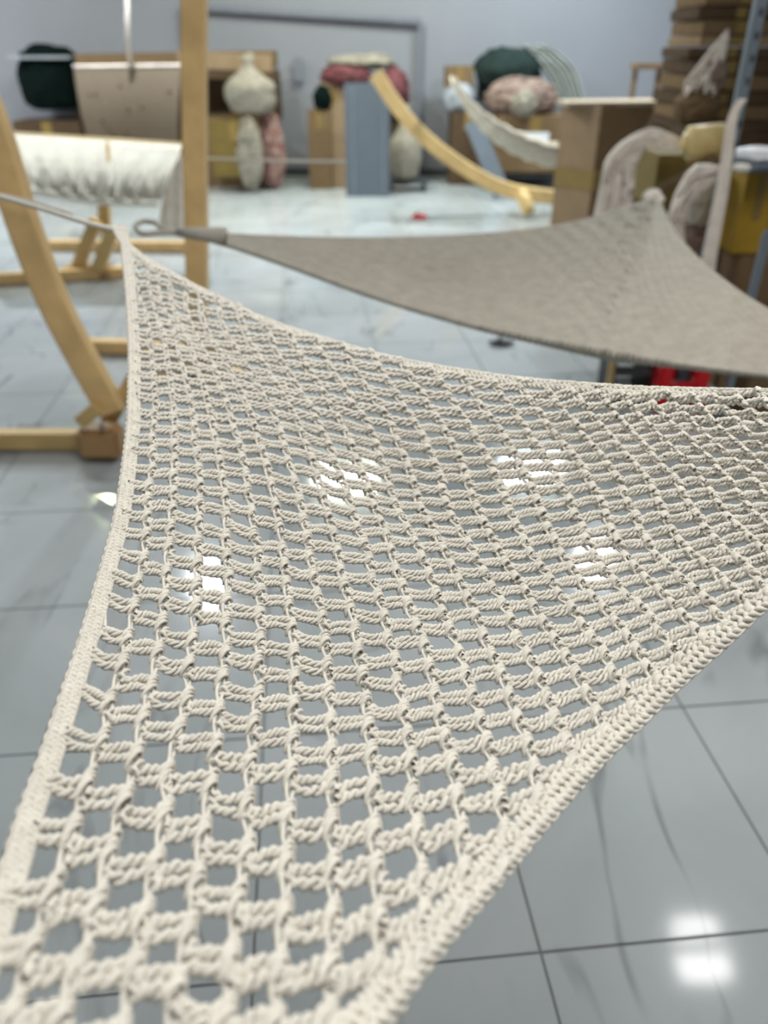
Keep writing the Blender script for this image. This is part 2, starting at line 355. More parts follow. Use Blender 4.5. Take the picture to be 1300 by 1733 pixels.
# dense grid of the surface, bilinear-bicubic look-up afterwards
UG = np.arange(-4, 40.01, .25); VG = np.arange(-22, 34.01, .25)
gu, gv = np.meshgrid(UG, VG, indexing='ij')
gpx = uv2px(np.stack([gu, gv], -1))
gh = hmap(gpx / 500)[..., 0]
G = at_height(gpx[..., 0], gpx[..., 1], np.clip(gh, .9, 1.5))
du = np.gradient(G, axis=0); dv = np.gradient(G, axis=1)
GN = np.cross(du, dv); GN /= np.linalg.norm(GN, axis=2)[..., None] + 1e-12
if GN[..., 2].mean() < 0: GN = -GN
def look(A, u, v):
    x = np.clip((np.asarray(u) - UG[0]) * 4, 0, len(UG) - 1.001); y = np.clip((np.asarray(v) - VG[0]) * 4, 0, len(VG) - 1.001)
    i = x.astype(int); j = y.astype(int); a = (x - i)[..., None]; b = (y - j)[..., None]
    return A[i, j] * (1 - a) * (1 - b) + A[i + 1, j] * a * (1 - b) + A[i, j + 1] * (1 - a) * b + A[i + 1, j + 1] * a * b
def S(u, v, h):
    return look(G, u, v) + look(GN, u, v) * np.asarray(h)[..., None]
# outlines of the net in the picture (used once, to cut the cloth to shape)
LEFT = np.array([(203, 385), (207, 430), (214, 500), (219, 600), (217, 700), (213, 750), (196, 870), (165, 985), (135, 1085), (100, 1190), (62, 1300), (30, 1385), (4, 1470), (-30, 1570), (-90, 1740), (-160, 1900)], float)
TOP = np.array([(203, 385), (222, 415), (280, 455), (400, 517), (480, 550), (560, 575), (640, 598), (720, 615), (820, 631), (900, 641), (1000, 649), (1100, 655), (1300, 659), (1450, 656), (1650, 640)], float)
BOT = np.array([(480, 1900), (580, 1810), (662, 1733), (700, 1676), (750, 1610), (850, 1492), (905, 1425), (960, 1360), (1030, 1283), (1100, 1215), (1150, 1165), (1200, 1120), (1250, 1075), (1300, 1030), (1400, 965), (1650, 850)], float)
def inside(px, py, ml=0.0, mt=0.0, mb=0.0):
    l = np.interp(py, LEFT[:, 1], LEFT[:, 0]) + ml
    t = np.interp(px, TOP[:, 0], TOP[:, 1]) + mt
    b = np.interp(px, BOT[:, 0], BOT[:, 1]) - mb * np.interp(px, [480, 750, 1100, 1650], [1.4, 1.25, 1.0, .8])
    b = np.where(px < 480, 1900 - 0 * px, b)
    return (px > l) & (py > t) & (py < b) & (px < 1640) & (py < 1880)

def proto(n, sides):
    return n, sides
class NB:       # fast tube collector
    def __init__(s): s.v = []; s.f = []; s.n = 0
    def tubes(s, pts, r, sides):        # pts (m,n,3)
        m, n, _ = pts.shape
        t = np.gradient(pts, axis=1); t /= np.linalg.norm(t, axis=2)[..., None] + 1e-12
        up = np.array([.21, .1, 1.0]); a = np.cross(t, up); L = np.linalg.norm(a, axis=2)[..., None]
        a = a / (L + 1e-9); b = np.cross(t, a)
        th = np.arange(sides) / sides * 2 * math.pi
        rr = np.broadcast_to(np.asarray(r, float), (n,)) if np.ndim(r) < 2 else r
        rr = rr[None, :, None, None] if rr.ndim == 1 else rr[:, :, None, None]
        v = pts[:, :, None] + rr * (a[:, :, None] * np.cos(th)[None, None, :, None] + b[:, :, None] * np.sin(th)[None, None, :, None])
        base = s.n + np.arange(m)[:, None, None] * n * sides
        i = np.arange(n - 1)[None, :, None] * sides; k = np.arange(sides)[None, None]; k2 = (k + 1) % sides
        f = np.stack([base + i + k, base + i + k2, base + i + sides + k2, base + i + sides + k], -1).reshape(-1, 4)
        s.v.append(v.reshape(-1, 3)); s.f.append(f); s.n += m * n * sides
    def build(s, name, m, parent):
        if not s.v: return None
        v = np.vstack(s.v) - np.array(parent.location); f = np.vstack(s.f)
        me = bpy.data.meshes.new(name); me.vertices.add(len(v)); me.vertices.foreach_set('co', v.astype(np.float32).ravel())
        me.loops.add(f.size); me.loops.foreach_set('vertex_index', f.astype(np.int32).ravel())
        me.polygons.add(len(f)); me.polygons.foreach_set('loop_start', np.arange(0, f.size, 4, dtype=np.int32))
        me.polygons.foreach_set('use_smooth', np.ones(len(f), bool))
        me.update(calc_edges=True); me.validate(); me.materials.append(M[m])
        o = bpy.data.objects.new(name, me); COL.objects.link(o); o.parent = parent; return o

NET = thing('crochet_hammock', (.3, .9, 1.15), 'large open-mesh hammock net of cream cotton rope stretched across the foreground above the tiled floor', 'hammock')
rs = np.random.RandomState(5)
RP = RP0 = .00188          # ply radius, metres
ju = rs.normal(0, .035, (60, 80)); jv = rs.normal(0, .05, (60, 80)); jh = rs.normal(0, .0012, (60, 80))
KU, KV = 4, 22
def cu(k, v):       # where cord k runs, in lattice units
    v = np.asarray(v); x = np.clip((v + KV), 0, 77.9); i = x.astype(int); f = x - i
    return k + ju[k + KU, i] * (1 - f) + ju[k + KU, i + 1] * f
def keep_run(ok):
    idx = np.where(ok)[0]
    if len(idx) < 2: return None
    seg = np.split(idx, np.where(np.diff(idx) > 1)[0] + 1); seg = max(seg, key=len)
    return seg if len(seg) > 1 else None
def visible_px(u, v):
    return look(gpx, u, v)
rungs = []
for k in range(1, 36):
    for q in range(-18, 30):
        v = q + (0 if k % 2 else .5)
        pm = visible_px(np.array([k + .5]), np.array([v]))[0]
        e = visible_px(np.array([k, k + 1.]), np.array([v, v]))
        if not inside(e[:, 0], e[:, 1], 18, 4, 16).any(): continue
        if not inside(pm[0], pm[1], 14, 2, 10): continue
        rungs.append((k, v, pm))
def size_of(r):
    px, py = r[2]; seen = 0 < px < 1300 and py < 1733
    return (0 if seen else 1, -py)
rungs.sort(key=size_of)
def rung_geo(nb, k, v, pm, far):
    n = 12 if far else 24; sd = 4 if far else 6
    t = np.linspace(0, 1, n)
    sag = (.10 if k % 2 else -.06) * np.sin(math.pi * t) + (.10 if k % 2 else .02) * (0.5 - t) * -1
    sag = sag + jv[k + KU, int(v + KV)]
    u0, u1 = cu(k, v) + .06, cu(k + 1, v) + .02
    jit = rs.uniform(.75, 1.2, 4); ph0 = rs.uniform(0, 6.28, 2); turns = rs.uniform(1.7, 2.3)
    m = 1 if far else 2
    hj = jh[k + KU, int(v + KV)]
    near = min(max((pm[1] - 1230) / 450.0, 0), 1); back = min(max((760 - pm[1]) / 200.0, 0), 1)
    RP = RP0 * (1 + .16 * near + .12 * back); nearbig = pm[1] > 1290
    wob = rs.uniform(0, 6.28, 4)
    for rr, off in enumerate((-.105 - .03 * back, .105 + .03 * back)):
        cen_v = v + sag + off * (1 - .35 * (2 * t - 1) ** 4) * jit[rr] + .022 * np.sin(9 * t + wob[rr])
        cen_u = u0 + (u1 - u0) * t
        c = look(G, cen_u, cen_v); nrm = look(GN, cen_u, cen_v)
        tt = np.gradient(c, axis=0); tt /= np.linalg.norm(tt, axis=1)[:, None]; bb = np.cross(nrm, tt)
        h = .0015 + hj + .0018 * (1 if rr == 0 else -.3) + .0008 * np.sin(3.1 * t + ph0[0])
        npl = 2 if (far or nearbig) else 3
        for s2 in range(npl):
            ph = ph0[rr] + s2 * 2 * math.pi / npl - turns * 2 * math.pi * t + .35 * np.sin(6 * t + wob[rr])
            amp = RP * (1.2 + .28 * np.sin(7 * t + wob[2 + rr]))
            p = c + nrm * (h + amp * np.sin(ph))[:, None] + bb * (amp * 1.1 * np.cos(ph))[:, None]
            px, py = project(p); seg = keep_run(inside(px, py, 8, 1, 8))
            if seg is None: continue
            nb.tubes(p[seg][None], RP * (1.28 if (far or nearbig) else .98), sd)
    # the coils that wrap the cord at the right-hand end
    uc = cu(k + 1, v); vv = v + jv[k + KU, int(v + KV)]
    cpx = look(gpx, np.array([uc]), np.array([vv]))[0]
    if not inside(cpx[0], cpx[1], 14, 3, 12): return
    nc = 4 if not far else 3; th = np.linspace(-.35, math.pi + .35, 6 if far else 9)
    for i in range(nc):
        o = (i - (nc - 1) / 2) * (.098 if not far else .12) + rs.normal(0, .018)
        wu = .158 + rs.uniform(-.02, .025)
        u = uc - np.cos(th) * wu - .02; vq = vv + o + .16 * np.cos(th) * (.6 + .4 * i / nc) * .9 + .03 + .05 * np.sin(th) * -1
        h = -.001 + hj + (.0072 + rs.uniform(-.0008, .0010)) * np.sin(th)
        nb.tubes(S(u, vq, h)[None], RP * 1.0, sd)
    # the loop from which the next rung grows, half a row on
    vq0 = vv + .42; t = np.linspace(0, 1, 5 if far else 8)
    for i in (0, 1):
        u = uc - .06 + .24 * t + .03 * i; vq = vq0 + (.18 * t - .02) * (1 if i == 0 else -1) + .02 * i
        h = .001 + hj + .0042 * np.sin(math.pi * t * .9)
        px, py = project(S(u, vq, h))
        if inside(px, py, 12, 2, 10).all(): nb.tubes(S(u, vq, h)[None], RP * 1.0, sd)
far_nb = NB()
for i, r in enumerate(rungs):
    far = r[2][1] < 720 or r[2][0] > 1330 or r[2][1] > 1760
    if i < 300:
        nb = NB(); rung_geo(nb, *r, far); o = nb.build('twisted_rung', 'rope', NET)
    else: rung_geo(far_nb, *r, far)
o = far_nb.build('small_rungs', 'rope', NET); o['kind'] = 'stuff'
# lengthwise cords, two strands each, pinched at the knots
for k in range(1, 37):
    nb = NB(); v = np.arange(-20, 30, .1)
    for sgn in (-1, 1):
        u = cu(k, v) + sgn * (.062 + .040 * np.cos((v - (.5 if k % 2 == 0 else 0) + .15) * 2 * math.pi * 1) ) - .01
        h = .0005 + .0010 * sgn * np.sin(v * 2 * math.pi)
        p = S(u, v, h); px, py = project(p); seg = keep_run(inside(px, py, 10, 1, 8))
        if seg is None: continue
        nb.tubes(p[seg][None], RP * 1.0, 6)
    nb.build('lengthwise_cord', 'rope', NET)

# edging: plaited borders
inv_u = None
def px_to_surface(path):
    path = np.asarray(path, float); z = hmap(path / 500)[..., 0]
    return at_height(path[:, 0], path[:, 1], np.clip(z, .9, 1.5))
def resample(p, step):
    d = np.r_[0, np.cumsum(np.linalg.norm(np.diff(p, axis=0), axis=1))]; n = int(d[-1] / step)
    t = np.linspace(0, d[-1], n); return np.stack([np.interp(t, d, p[:, i]) for i in range(3)], 1), t
def edging(name, line, sgn, widths, label=None, period=.021, fat=1.0):
    fine = smoothpath(np.c_[line, np.zeros(len(line))], 160)[:, :2]
    p = px_to_surface(fine); p, t = resample(p, .0021)
    tan = np.gradient(p, axis=0); tan /= np.linalg.norm(tan, axis=1)[:, None]
    nrm = np.cross(tan, np.array([0, 0, 1.0])); nrm[:, 2] = 0; nrm /= np.linalg.norm(nrm, axis=1)[:, None]; nrm *= sgn
    # follow the slope of the cloth across the border
    q = p + nrm * .02; a, b = project(q); q2 = px_to_surface(np.stack([a, b], 1)); nrm = q2 - p; nrm /= np.linalg.norm(nrm, axis=1)[:, None]
    up = np.cross(tan, nrm); up *= np.sign(up[:, 2])[:, None]
    nb = NB(); jt = np.cumsum(rs.normal(0, .012, len(t)))
    for bi, off in enumerate(widths):
        for s in range(3):
            ph = 2 * math.pi * (t / period + s / 3) + bi * 1.3 + jt
            x = off + .0036 * fat * np.sin(ph); h = .001 + .0023 * fat * np.sin(2 * ph + .4) + .0006 * np.sin(t * 90 + s)
            nb.tubes((p + nrm * x[:, None] + up * h[:, None])[None], RP * 1.12 * fat, 6)
    x = widths[0] - .0055 + .0006 * np.sin(t * 400); h = -.001 + .0005 * np.sin(t * 260)
    nb.tubes((p + nrm * x[:, None] + up * (h + 0 * t)[:, None])[None], RP, 6)
    return nb.build(name, 'rope', NET)
edging('edging', LEFT, -1, [.0044, .0122], period=.018, fat=1.12)
edging('edging', TOP, 1, [.005, .013])
edging('edging', BOT, -1, [.0062, .0180], period=.025, fat=1.3)
# tip: gathered cords, loop and suspension rope
tipP = at_height(203, 390, 1.335)
stA = at_dist(-40, 322, 2.35)
MB().tube(smoothpath([tipP + np.array([.01, -.02, 0]), tipP, at_height(150, 378, 1.345), at_height(60, 350, 1.36), stA], 30), .006, 8).build('suspension_rope', 'rope', NET, True)

# ------------------------------------------------------------ the dense taupe net behind
NB2 = thing('dense_hammock', (1.2, 2.4, .9), 'closely woven taupe hammock with a long pointed tip, stretched behind the large cream net', 'hammock')
T2 = np.array([(300, 392), (360, 397), (450, 402), (560, 405), (660, 405), (760, 402), (860, 395), (960, 382), (1040, 362), (1085, 348), (1112, 345)], float)
B2 = np.array([(300, 394), (350, 405), (430, 430), (520, 462), (620, 498), (720, 529), (830, 558), (960, 585), (1100, 610), (1230, 628), (1330, 640)], float)
E2 = np.array([(1112, 345), (1128, 375), (1150, 408), (1180, 440), (1215, 470), (1255, 500), (1290, 522), (1330, 545)], float)
def z2(px, py):
    s = np.clip((px - 235) / 1000, 0, 1); w_ = np.clip((py - 395) / 240, 0, 1)
    return 1.15 - .22 * np.sin(np.clip(s, 0, 1) * math.pi * .85) * (.4 + .6 * w_)
NW, NL = 64, 130
t2 = smoothpath(np.c_[T2, T2[:, 0] * 0], 140)[:, :2]; b2 = smoothpath(np.c_[B2, B2[:, 0] * 0], 200)[:, :2]
e2 = smoothpath(np.c_[E2, E2[:, 0] * 0], 60)[:, :2]
top2 = np.vstack([t2, e2[1:]]); 
def arc(p, s):
    d = np.r_[0, np.cumsum(np.linalg.norm(np.diff(p, axis=0), axis=1))]; d /= d[-1]
    return np.stack([np.interp(s, d, p[:, 0]), np.interp(s, d, p[:, 1])], -1)
sb = np.linspace(0, 1, 240)
a2, c2 = arc(top2, sb ** 1.0), arc(b2, sb)
def surf2(s, w_):
    a = np.stack([np.interp(s, sb, a2[:, 0]), np.interp(s, sb, a2[:, 1])], -1); c = np.stack([np.interp(s, sb, c2[:, 0]), np.interp(s, sb, c2[:, 1])], -1)
    q = a * (1 - w_)[..., None] + c * w_[..., None]
    q3 = at_height(q[..., 0], q[..., 1], z2(q[..., 0], q[..., 1])); return q3
nb = NB(); NS = 420
s = np.linspace(0, 1, NS)
for i in range(NW + 1):
    w_ = np.full(NS, i / NW); p = surf2(s, w_ + .25 / NW * np.sin(s * 900 + i * 2.4) * (0 if i in (0, NW) else 1))
    p[:, 2] += .003 * np.sin(s * 700 + i * math.pi)
    wd = np.linalg.norm(surf2(s, w_ * 0) - surf2(s, w_ * 0 + 1), axis=1) / NW
    hole = np.exp(-((s - .42) / .13) ** 2 - ((i / NW - .45) / .28) ** 2)
    r = wd * (.68 - .30 * hole)
    nb.tubes(p[None], np.clip(r, .0012, .02)[None], 5)
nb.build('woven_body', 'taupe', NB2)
nb = NB()
for i in range(8, NL * 2):
    s0 = i / (NL * 2); w_ = np.linspace(0, 1, NW * 3 + 1)
    p = surf2(np.full(len(w_), s0), w_); p[:, 2] += .003 * np.cos(w_ * NW * math.pi + i * math.pi)
    nb.tubes(p[None], .0030, 4)
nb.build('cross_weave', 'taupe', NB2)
for nm, line in (('edge_cord', t2), ('edge_cord', b2), ('edge_cord', e2)):
    p = at_height(line[:, 0], line[:, 1], z2(line[:, 0], line[:, 1])); m_ = MB()
    p = smoothpath(p, len(p) * 3)
    tt = np.arange(len(p))
    for q in (0, 1):
        m_.tube(p + np.stack([.004 * np.sin(tt * .8 + q * math.pi), 0 * tt, .004 * np.cos(tt * .8 + q * math.pi)], 1), .006, 5)
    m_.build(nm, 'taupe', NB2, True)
tip = at_height(300, 393, 1.15); lp = at_height(242, 384, 1.155)
m_ = MB(); m_.tube(smoothpath([tip, at_height(275, 387, 1.153), at_height(262, 377, 1.155), at_height(240, 375, 1.156), at_height(229, 384, 1.156), at_height(240, 395, 1.153), at_height(262, 394, 1.153), at_height(280, 393, 1.152), tip], 50), .009, 8)
m_.build('end_loop', 'taupe', NB2, True)
MB().tube([tip, at_height(330, 395, 1.15), at_height(380, 400, 1.145)], [.014, .022, .03], 10).build('bound_neck', 'taupe', NB2, True)
# knotted end ring by the corner of the cloth
kp = at_height(1108, 338, z2(1108, 338)); m_ = MB()
for a in range(5): m_.blob(kp + np.array([.022 * math.cos(a * 1.3), .01 * math.sin(a), .022 * math.sin(a * 1.3)]), (.05, .05, .045), .1, 2, a, 2)
m_.build('corner_knot', 'pinkcream', NB2, True)

# ------------------------------------------------------------ wooden stands
def arcstand():
    Y = 3.45
    base = FL(170, 765)
    t = thing('wooden_stand', (base.x, base.y, 0), 'curved pine hammock stand with bolted foot, at the left edge beside the cream net', 'stand')
    pts = [P(-75, 60, Y), P(-38, 150, Y), P(-4, 240, Y), P(27, 340, Y), P(62, 440, Y), P(100, 530, Y), P(145, 615, Y), P(190, 695, Y)]
    MB().strip(smoothpath(pts, 40), .075, .125).build('curved_arm', 'wood', t)
    a = FL(-260, 762); b = FL(205, 765); b = Vector((b.x, a.y, 0))
    MB().beam(a + Vector((0, .0, .06)), b + Vector((0, 0, .06)), .08, .085).build('base_beam', 'wood_light', t)
    c = P(172, 745, Y - .03)
    MB().box((c.x, Y - .03, c.z + .0), (.20, .13, .15), bev=.02).build('joint_block', 'wood_dark', t)
    MB().beam(P(135, 715, Y - .08), P(165, 690, Y - .08), .05, .06).build('wedge', 'wood_light', t)
    MB().beam(P(180, 720, Y + .09), P(232, 632, Y + .09), .06, .07).build('brace', 'wood_light', t)
    p = P(172, 722, Y - .11); MB().blob(p, (.028, .02, .028), 0, 1, 0, 2).build('bolt', 'metal', t, True)
    a, b = FL(148, 597), FL(420, 606)
    MB().beam(a + Vector((0, 0, .05)), b + Vector((0, 0, .05)), .09, .08).build('rear_foot', 'wood', t)
    MB().tube(smoothpath([P(-60, 318, Y - .1), P(0, 330, Y - .12), P(50, 342, Y - .13), P(120, 362, Y - .3)], 16), .008, 8).build('wrapped_cord', 'rope', t, True)
arcstand()
def post():
    Y = 4.5; b = P(334, 640, Y)
    t = thing('wooden_post', (b.x, Y, 0), 'upright pine post standing behind the tip of the cream net', 'post')
    pts = [Vector((b.x, Y, .0)), P(334, 470, Y), P(331, 300, Y), P(329, 150, Y), P(329, 0, Y), P(330, -200, Y)]
    MB().strip(smoothpath(pts, 24), .09, .118).build('shaft', 'wood', t)
    MB().box((b.x, Y, .03), (.55, .09, .06), bev=.01).build('foot', 'wood', t)
    MB().tube([P(350, 268, Y + .05) + Vector((0, 0, 0)), P(470, 272, Y + .2), P(585, 274, Y + .3)], .008, 6).build('taut_line', 'rope', t, True)
post()
def rearstand():
    c = FL(165, 470)
    t = thing('wooden_stand', (c.x, c.y, 0), 'low pine stand with paired slanting legs under the fringed cream hammock', 'stand')
    a, b = FL(-60, 486), FL(214, 470)
    MB().beam(a + Vector((0, 0, .05)), b + Vector((0, 0, .05)), .1, .09).build('foot_beam', 'wood', t)
    a, b = FL(85, 424), FL(322, 428)
    MB().beam(a + Vector((0, 0, .05)), b + Vector((0, 0, .06)), .1, .09).build('foot_beam', 'wood', t)
    Y = c.y
    MB().beam(P(130, 458, Y), P(163, 372, Y), .09, .10).build('leg', 'wood_light', t)
    MB().beam(P(165, 458, Y - .1), P(192, 388, Y - .1), .09, .10).build('leg', 'wood_light', t)
    MB().beam(P(178, 395, Y + .1), P(176, 330, Y + .1), .08, .09).build('upright', 'wood_light', t)
    MB().box(tuple(P(150, 462, Y)), (.42, .2, .12), bev=.02).build('joint_block', 'wood_dark', t)
rearstand()
def farstand():
    Y = 9.9; c = FL(895, 362)
    t = thing('wooden_stand', (c.x, c.y, 0), 'long curved pine hammock stand arm rising to the left in the middle of the room', 'stand')
    pts = [P(636, 124, Y), P(662, 166, Y), P(700, 214, Y), P(745, 255, Y), P(800, 293, Y), P(850, 318, Y), P(905, 330, Y), P(985, 337, Y), P(1060, 338, Y)]
    MB().strip(smoothpath(pts, 40), .1, .155).build('curved_arm', 'wood_light', t)
    MB().beam(P(880, 325, Y - .1), P(897, 358, Y - .3), .11, .12).build('foot', 'wood_light', t)
farstand()

def sling():
    t = thing('sling_hammock', tuple(P(880, 250, 9.2)), 'cream sling hammock hanging in a curve behind the long curved wooden arm', 'hammock')
    cen = smoothpath([P(765, 150, 9.4), P(795, 190, 9.3), P(835, 222, 9.2), P(885, 248, 9.2), P(940, 265, 9.2), P(1000, 268, 9.2)], 40)
    def fn(a, b):
        i = a * 39; k = int(min(i, 38)); p = cen[k] * (1 - i + k) + cen[k + 1] * (i - k)
        wd = .05 + .16 * math.sin(min(a * 1.6, 1) * math.pi / 2)
        return p + np.array([0, (b - .5) * .5, (-math.sin(b * math.pi) * wd + .1 + .01 * math.sin(a * 60 + b * 9))])
    MB().sheet(fn, 50, 10, .012).build('cloth', 'sling', t, True)
    m_ = MB()
    for q in (0, 1): m_.tube([np.array(fn(i / 40, q)) for i in range(41)], .018, 6)
    m_.build('hem', 'sling', t, True)
sling()

# fringed cream hammock at the left
def fringed():
    Y = 7.0; o = P(165, 300, Y)
    t = thing('fringed_hammock', tuple(o), 'cream hammock with a hanging fringe draped over a spreader bar at the left', 'hammock')
    a, b = P(22, 228, Y), P(308, 246, Y)
    MB().tube([a, b], .022, 10).build('spreader_bar', 'wood_light', t, True)
    bl, br = P(48, 322, Y - .62), P(268, 345, Y - .62)
    def fn(u, v):
        p = (a * (1 - u) + b * u) * (1 - v) + (bl * (1 - u) + br * u) * v
        return (p.x, p.y - .02 * math.sin(v * math.pi) + .02 * math.sin(u * 46 + 3 * math.sin(v * 4)) * v, p.z + .004 * math.sin(u * 30) * v)
    MB().sheet(fn, 90, 14, .012).build('cloth', 'fringe', t, True)
    nb_ = MB(); r2 = random.Random(3)
    for i in range(150):
        u = (i + .5) / 150; p = Vector(fn(u, 0.02)); L = r2.uniform(.36, .44); x = r2.uniform(-.02, .02)
        nb_.tube([p + Vector((0, -.02, .01)), p + Vector((x, -.12, -.06)), Vector(fn(min(max(u + x, 0), 1), .5)) + Vector((0, -.02, 0)), Vector(fn(min(max(u + x * 2, 0), 1), .5 + L)) + Vector((0, -.03, 0))], .006, 4)
    f_ = nb_.build('fringe', 'fringe', t, True); f_['kind'] = 'stuff'
    MB().tube(smoothpath([bl, bl * .5 + br * .5 + Vector((0, 0, -.03)), br], 20), .022, 8).build('hem', 'cream', t, True)
    # loose end of the cloth at the right
    c1, c2_, c3, c4 = P(285, 262, Y), P(312, 262, Y), P(268, 388, Y + .1), P(316, 392, Y + .1)
    def g(u, v):
        p = (c1 * (1 - u) + c2_ * u) * (1 - v) + (c3 * (1 - u) + c4 * u) * v; return (p.x, p.y + .02 * math.sin(u * 14), p.z)
    MB().sheet(g, 16, 10, .008).build('loose_end', 'tan' if False else 'pinkcream', t, True)
    MB().beam(P(182, 240, Y - .12), P(187, 325, Y - .45), .03, .025).build('centre_slat', 'wood_light', t)
fringed()

def hanging_chair():
    Y = 8.4; o = P(215, 245, Y)
    t = thing('hanging_chair', tuple(o), 'tan woven hanging chair back suspended behind the fringed cream hammock', 'chair')
    A, B, C_, D = P(124, 114, Y), P(308, 112, Y), P(150, 246, Y - .1), P(300, 250, Y - .1)
    def fn(u, v):
        p = (A * (1 - u) + B * u) * (1 - v) + (C_ * (1 - u) + D * u) * v
        return (p.x, p.y + .10 * math.sin(u * math.pi) - .05 * math.sin(v * math.pi), p.z - .035 * math.sin(u * math.pi) * (1 - v) * -1 * 0 + .004 * math.sin(u * 120) * math.sin(v * 90))
    MB().sheet(fn, 60, 40, .014).build('woven_panel', 'tan', t, True)
    MB().tube([np.array(fn(i / 20, 0)) for i in range(21)], .02, 8).build('top_hem', 'pinkcream', t, True)
    m_ = MB(); r2 = random.Random(8)
    for i in range(12):
        u, v = r2.uniform(.1, .9), r2.uniform(.15, .9); p = Vector(fn(u, v)); m_.blob(p + Vector((0, -.012, 0)), (.035, .012, .035), .1, 2, i, 1)
    kn = m_.build('knots', 'card', t, True); kn['kind'] = 'stuff'
    top = P(215, -40, Y); 
    MB().tube([np.array(fn(.5, 0)), P(216, 80, Y), top], .02, 6).build('strap', 'pinkcream', t, True)
hanging_chair()

# ------------------------------------------------------------ stored goods at the back
def carton(name, px0, px1, py0, py1, Y, depth, label, m='card', rz=0, tapes=True, flap=False, group=None, floor=False, m2=None, cat='box', lab=None):
    a = P(px0, py1, Y); b = P(px1, py1, Y); c = P((px0 + px1) / 2, py0, Y)
    x0, x1, z0, z1 = a.x, b.x, max(a.z, 0.0), c.z
    if floor: z0 = 0.0
    cx, cz = (x0 + x1) / 2, (z0 + z1) / 2; W, H = x1 - x0, z1 - z0
    t = thing(name, (cx, Y + depth / 2, z0), label, cat, group)
    bd = MB().box((cx, Y + depth / 2, cz), (W, depth, H), rz=rz, bev=.006).build('body', m, t)
    if tapes: MB().box((cx, Y - .002, z1 - min(H * .35, .12)), (W * .12 + .02, .004, min(H * .6, .22)), bev=0).build('tape', 'tape', bd)
    if tapes: MB().box((cx, Y + depth / 2, z1 + .0015), (.06, depth * .98, .003), bev=0).build('tape', 'tape', bd)
    if flap:
        MB().box((cx, Y - .04, z1 + .03), (W * .96, .005, .13), bev=0, tilt=(R(50), 0)).build('flap', 'card_light', t)
        MB().box((cx, Y + depth + .03, z1 + .05), (W * .96, .005, .13), bev=0, tilt=(R(-25), 0)).build('flap', 'card_light', t)
    if lab:
        p0, p1 = P(lab[0], lab[3], Y), P(lab[2], lab[1], Y)
        MB().box(((p0.x + p1.x) / 2, Y - .003, (p0.z + p1.z) / 2), (p1.x - p0.x, .004, p1.z - p0.z), bev=0).build('paper_label', 'white', bd)
    return t
def sack(name, px0, px1, py0, py1, Y, depth, label, m, amp=.14, fr=2.2, seed=1, neck=False, tie=None, cat='sack', flat=.7):
    a = P(px0, py1, Y); b = P(px1, py0, Y); c = ((a.x + b.x) / 2, Y + depth / 2, (a.z + b.z) / 2); H = b.z - a.z; W = b.x - a.x
    t = thing(name, (c[0], c[1], max(a.z, 0)), label, cat)
    def sh(p):
        p = p.copy()
        if neck:
            z = p.z; k = 1.0
            if z > .15: k = max(.22, 1 - (z - .15) * 1.35)
            if z > .78: k = .22 + (z - .78) * 1.6
            p.x *= k * 1.08; p.y *= k
        if p.z < -flat: p.z = -flat - (p.z + flat) * .1
        p.z = (p.z + .5 * (1 - flat)) / (1 - .5 * (1 - flat)) if flat < 1 else p.z
        return p
    bg = MB().blob((c[0], c[1], max(c[2], H / 2 if a.z < 0 else c[2])), (W, depth, H), amp, fr, seed, 4, sh).build('bag', m, t, True)
    if neck:
        zt = c[2] + H * .36; r = W * .15
        MB().tube([(c[0] + r * math.cos(i / 16 * 6.283), c[1] + r * math.sin(i / 16 * 6.283), zt) for i in range(18)], .016, 6).build('tie', tie or 'maroon', bg, True)
    return t
def heap(name, px0, px1, py0, py1, Y, depth, label, m, seed=1, n=60, r=.018, cat='rope heap'):
    a = P(px0, py1, Y); b = P(px1, py0, Y); r2 = random.Random(seed); W, H = b.x - a.x, b.z - a.z
    t = thing(name, ((a.x + b.x) / 2, Y + depth / 2, max(a.z, 0)), label, cat)
    c = Vector(((a.x + b.x) / 2, Y + depth / 2, (a.z + b.z) / 2))
    MB().blob(c, (W * .93, depth, H * .93), .15, 2.4, seed, 4).build('core', m, t, True)
    m_ = MB()
    for i in range(n):
        th = r2.uniform(0, 6.28); ph = r2.uniform(-.9, 1.2); pts = []
        for k in range(10):
            th += r2.uniform(-.1, .35); ph += r2.uniform(-.22, .22); ph = max(min(ph, 1.5), -1.4)
            pts.append(c + Vector((W / 2 * math.cos(th) * math.cos(ph), depth / 2 * math.sin(th) * math.cos(ph), H / 2 * math.sin(ph))) * r2.uniform(.92, 1.04))
        m_.tube(smoothpath(pts, 20), r, 5)
    f_ = m_.build('rope_strands', m, t, True); f_['kind'] = 'stuff'
    return t

# left group
carton('cardboard_box', 40, 150, 205, 300, 12.3, .6, 'brown carton under the dark green sack behind the fringed hammock', 'card_dark', floor=True)
sack('garbage_sack', 28, 128, 96, 206, 12.2, .8, 'bulging dark green sack at the upper left behind the fringed hammock', 'green', .13, 2.2, 3, cat='sack')
MB().box(tuple(P(66, 97, 12.5)), (.75, .5, .04), bev=.006).v
t = thing('board', tuple(P(70, 94, 12.4)), 'thin grey board lying on top of the dark green sack', 'board')
MB().box(tuple(P(72, 97, 12.4)), (.78, .45, .035), rz=.1).build('panel', 'grey', t)
carton('cardboard_box', 345, 468, 196, 300, 12.0, .7, 'brown carton at the foot of the pile right of the wooden post', 'card', floor=True)
carton('cardboard_box', 362, 440, 205, 300, 11.4, .4, 'yellowish carton leaning in front of the pile right of the wooden post', 'yellow_dull', rz=.0)
carton('cardboard_box', 150, 330, 135, 300, 12.45, .4, 'dark stacked carton hidden behind the tan hanging chair', 'card_dark', floor=True)
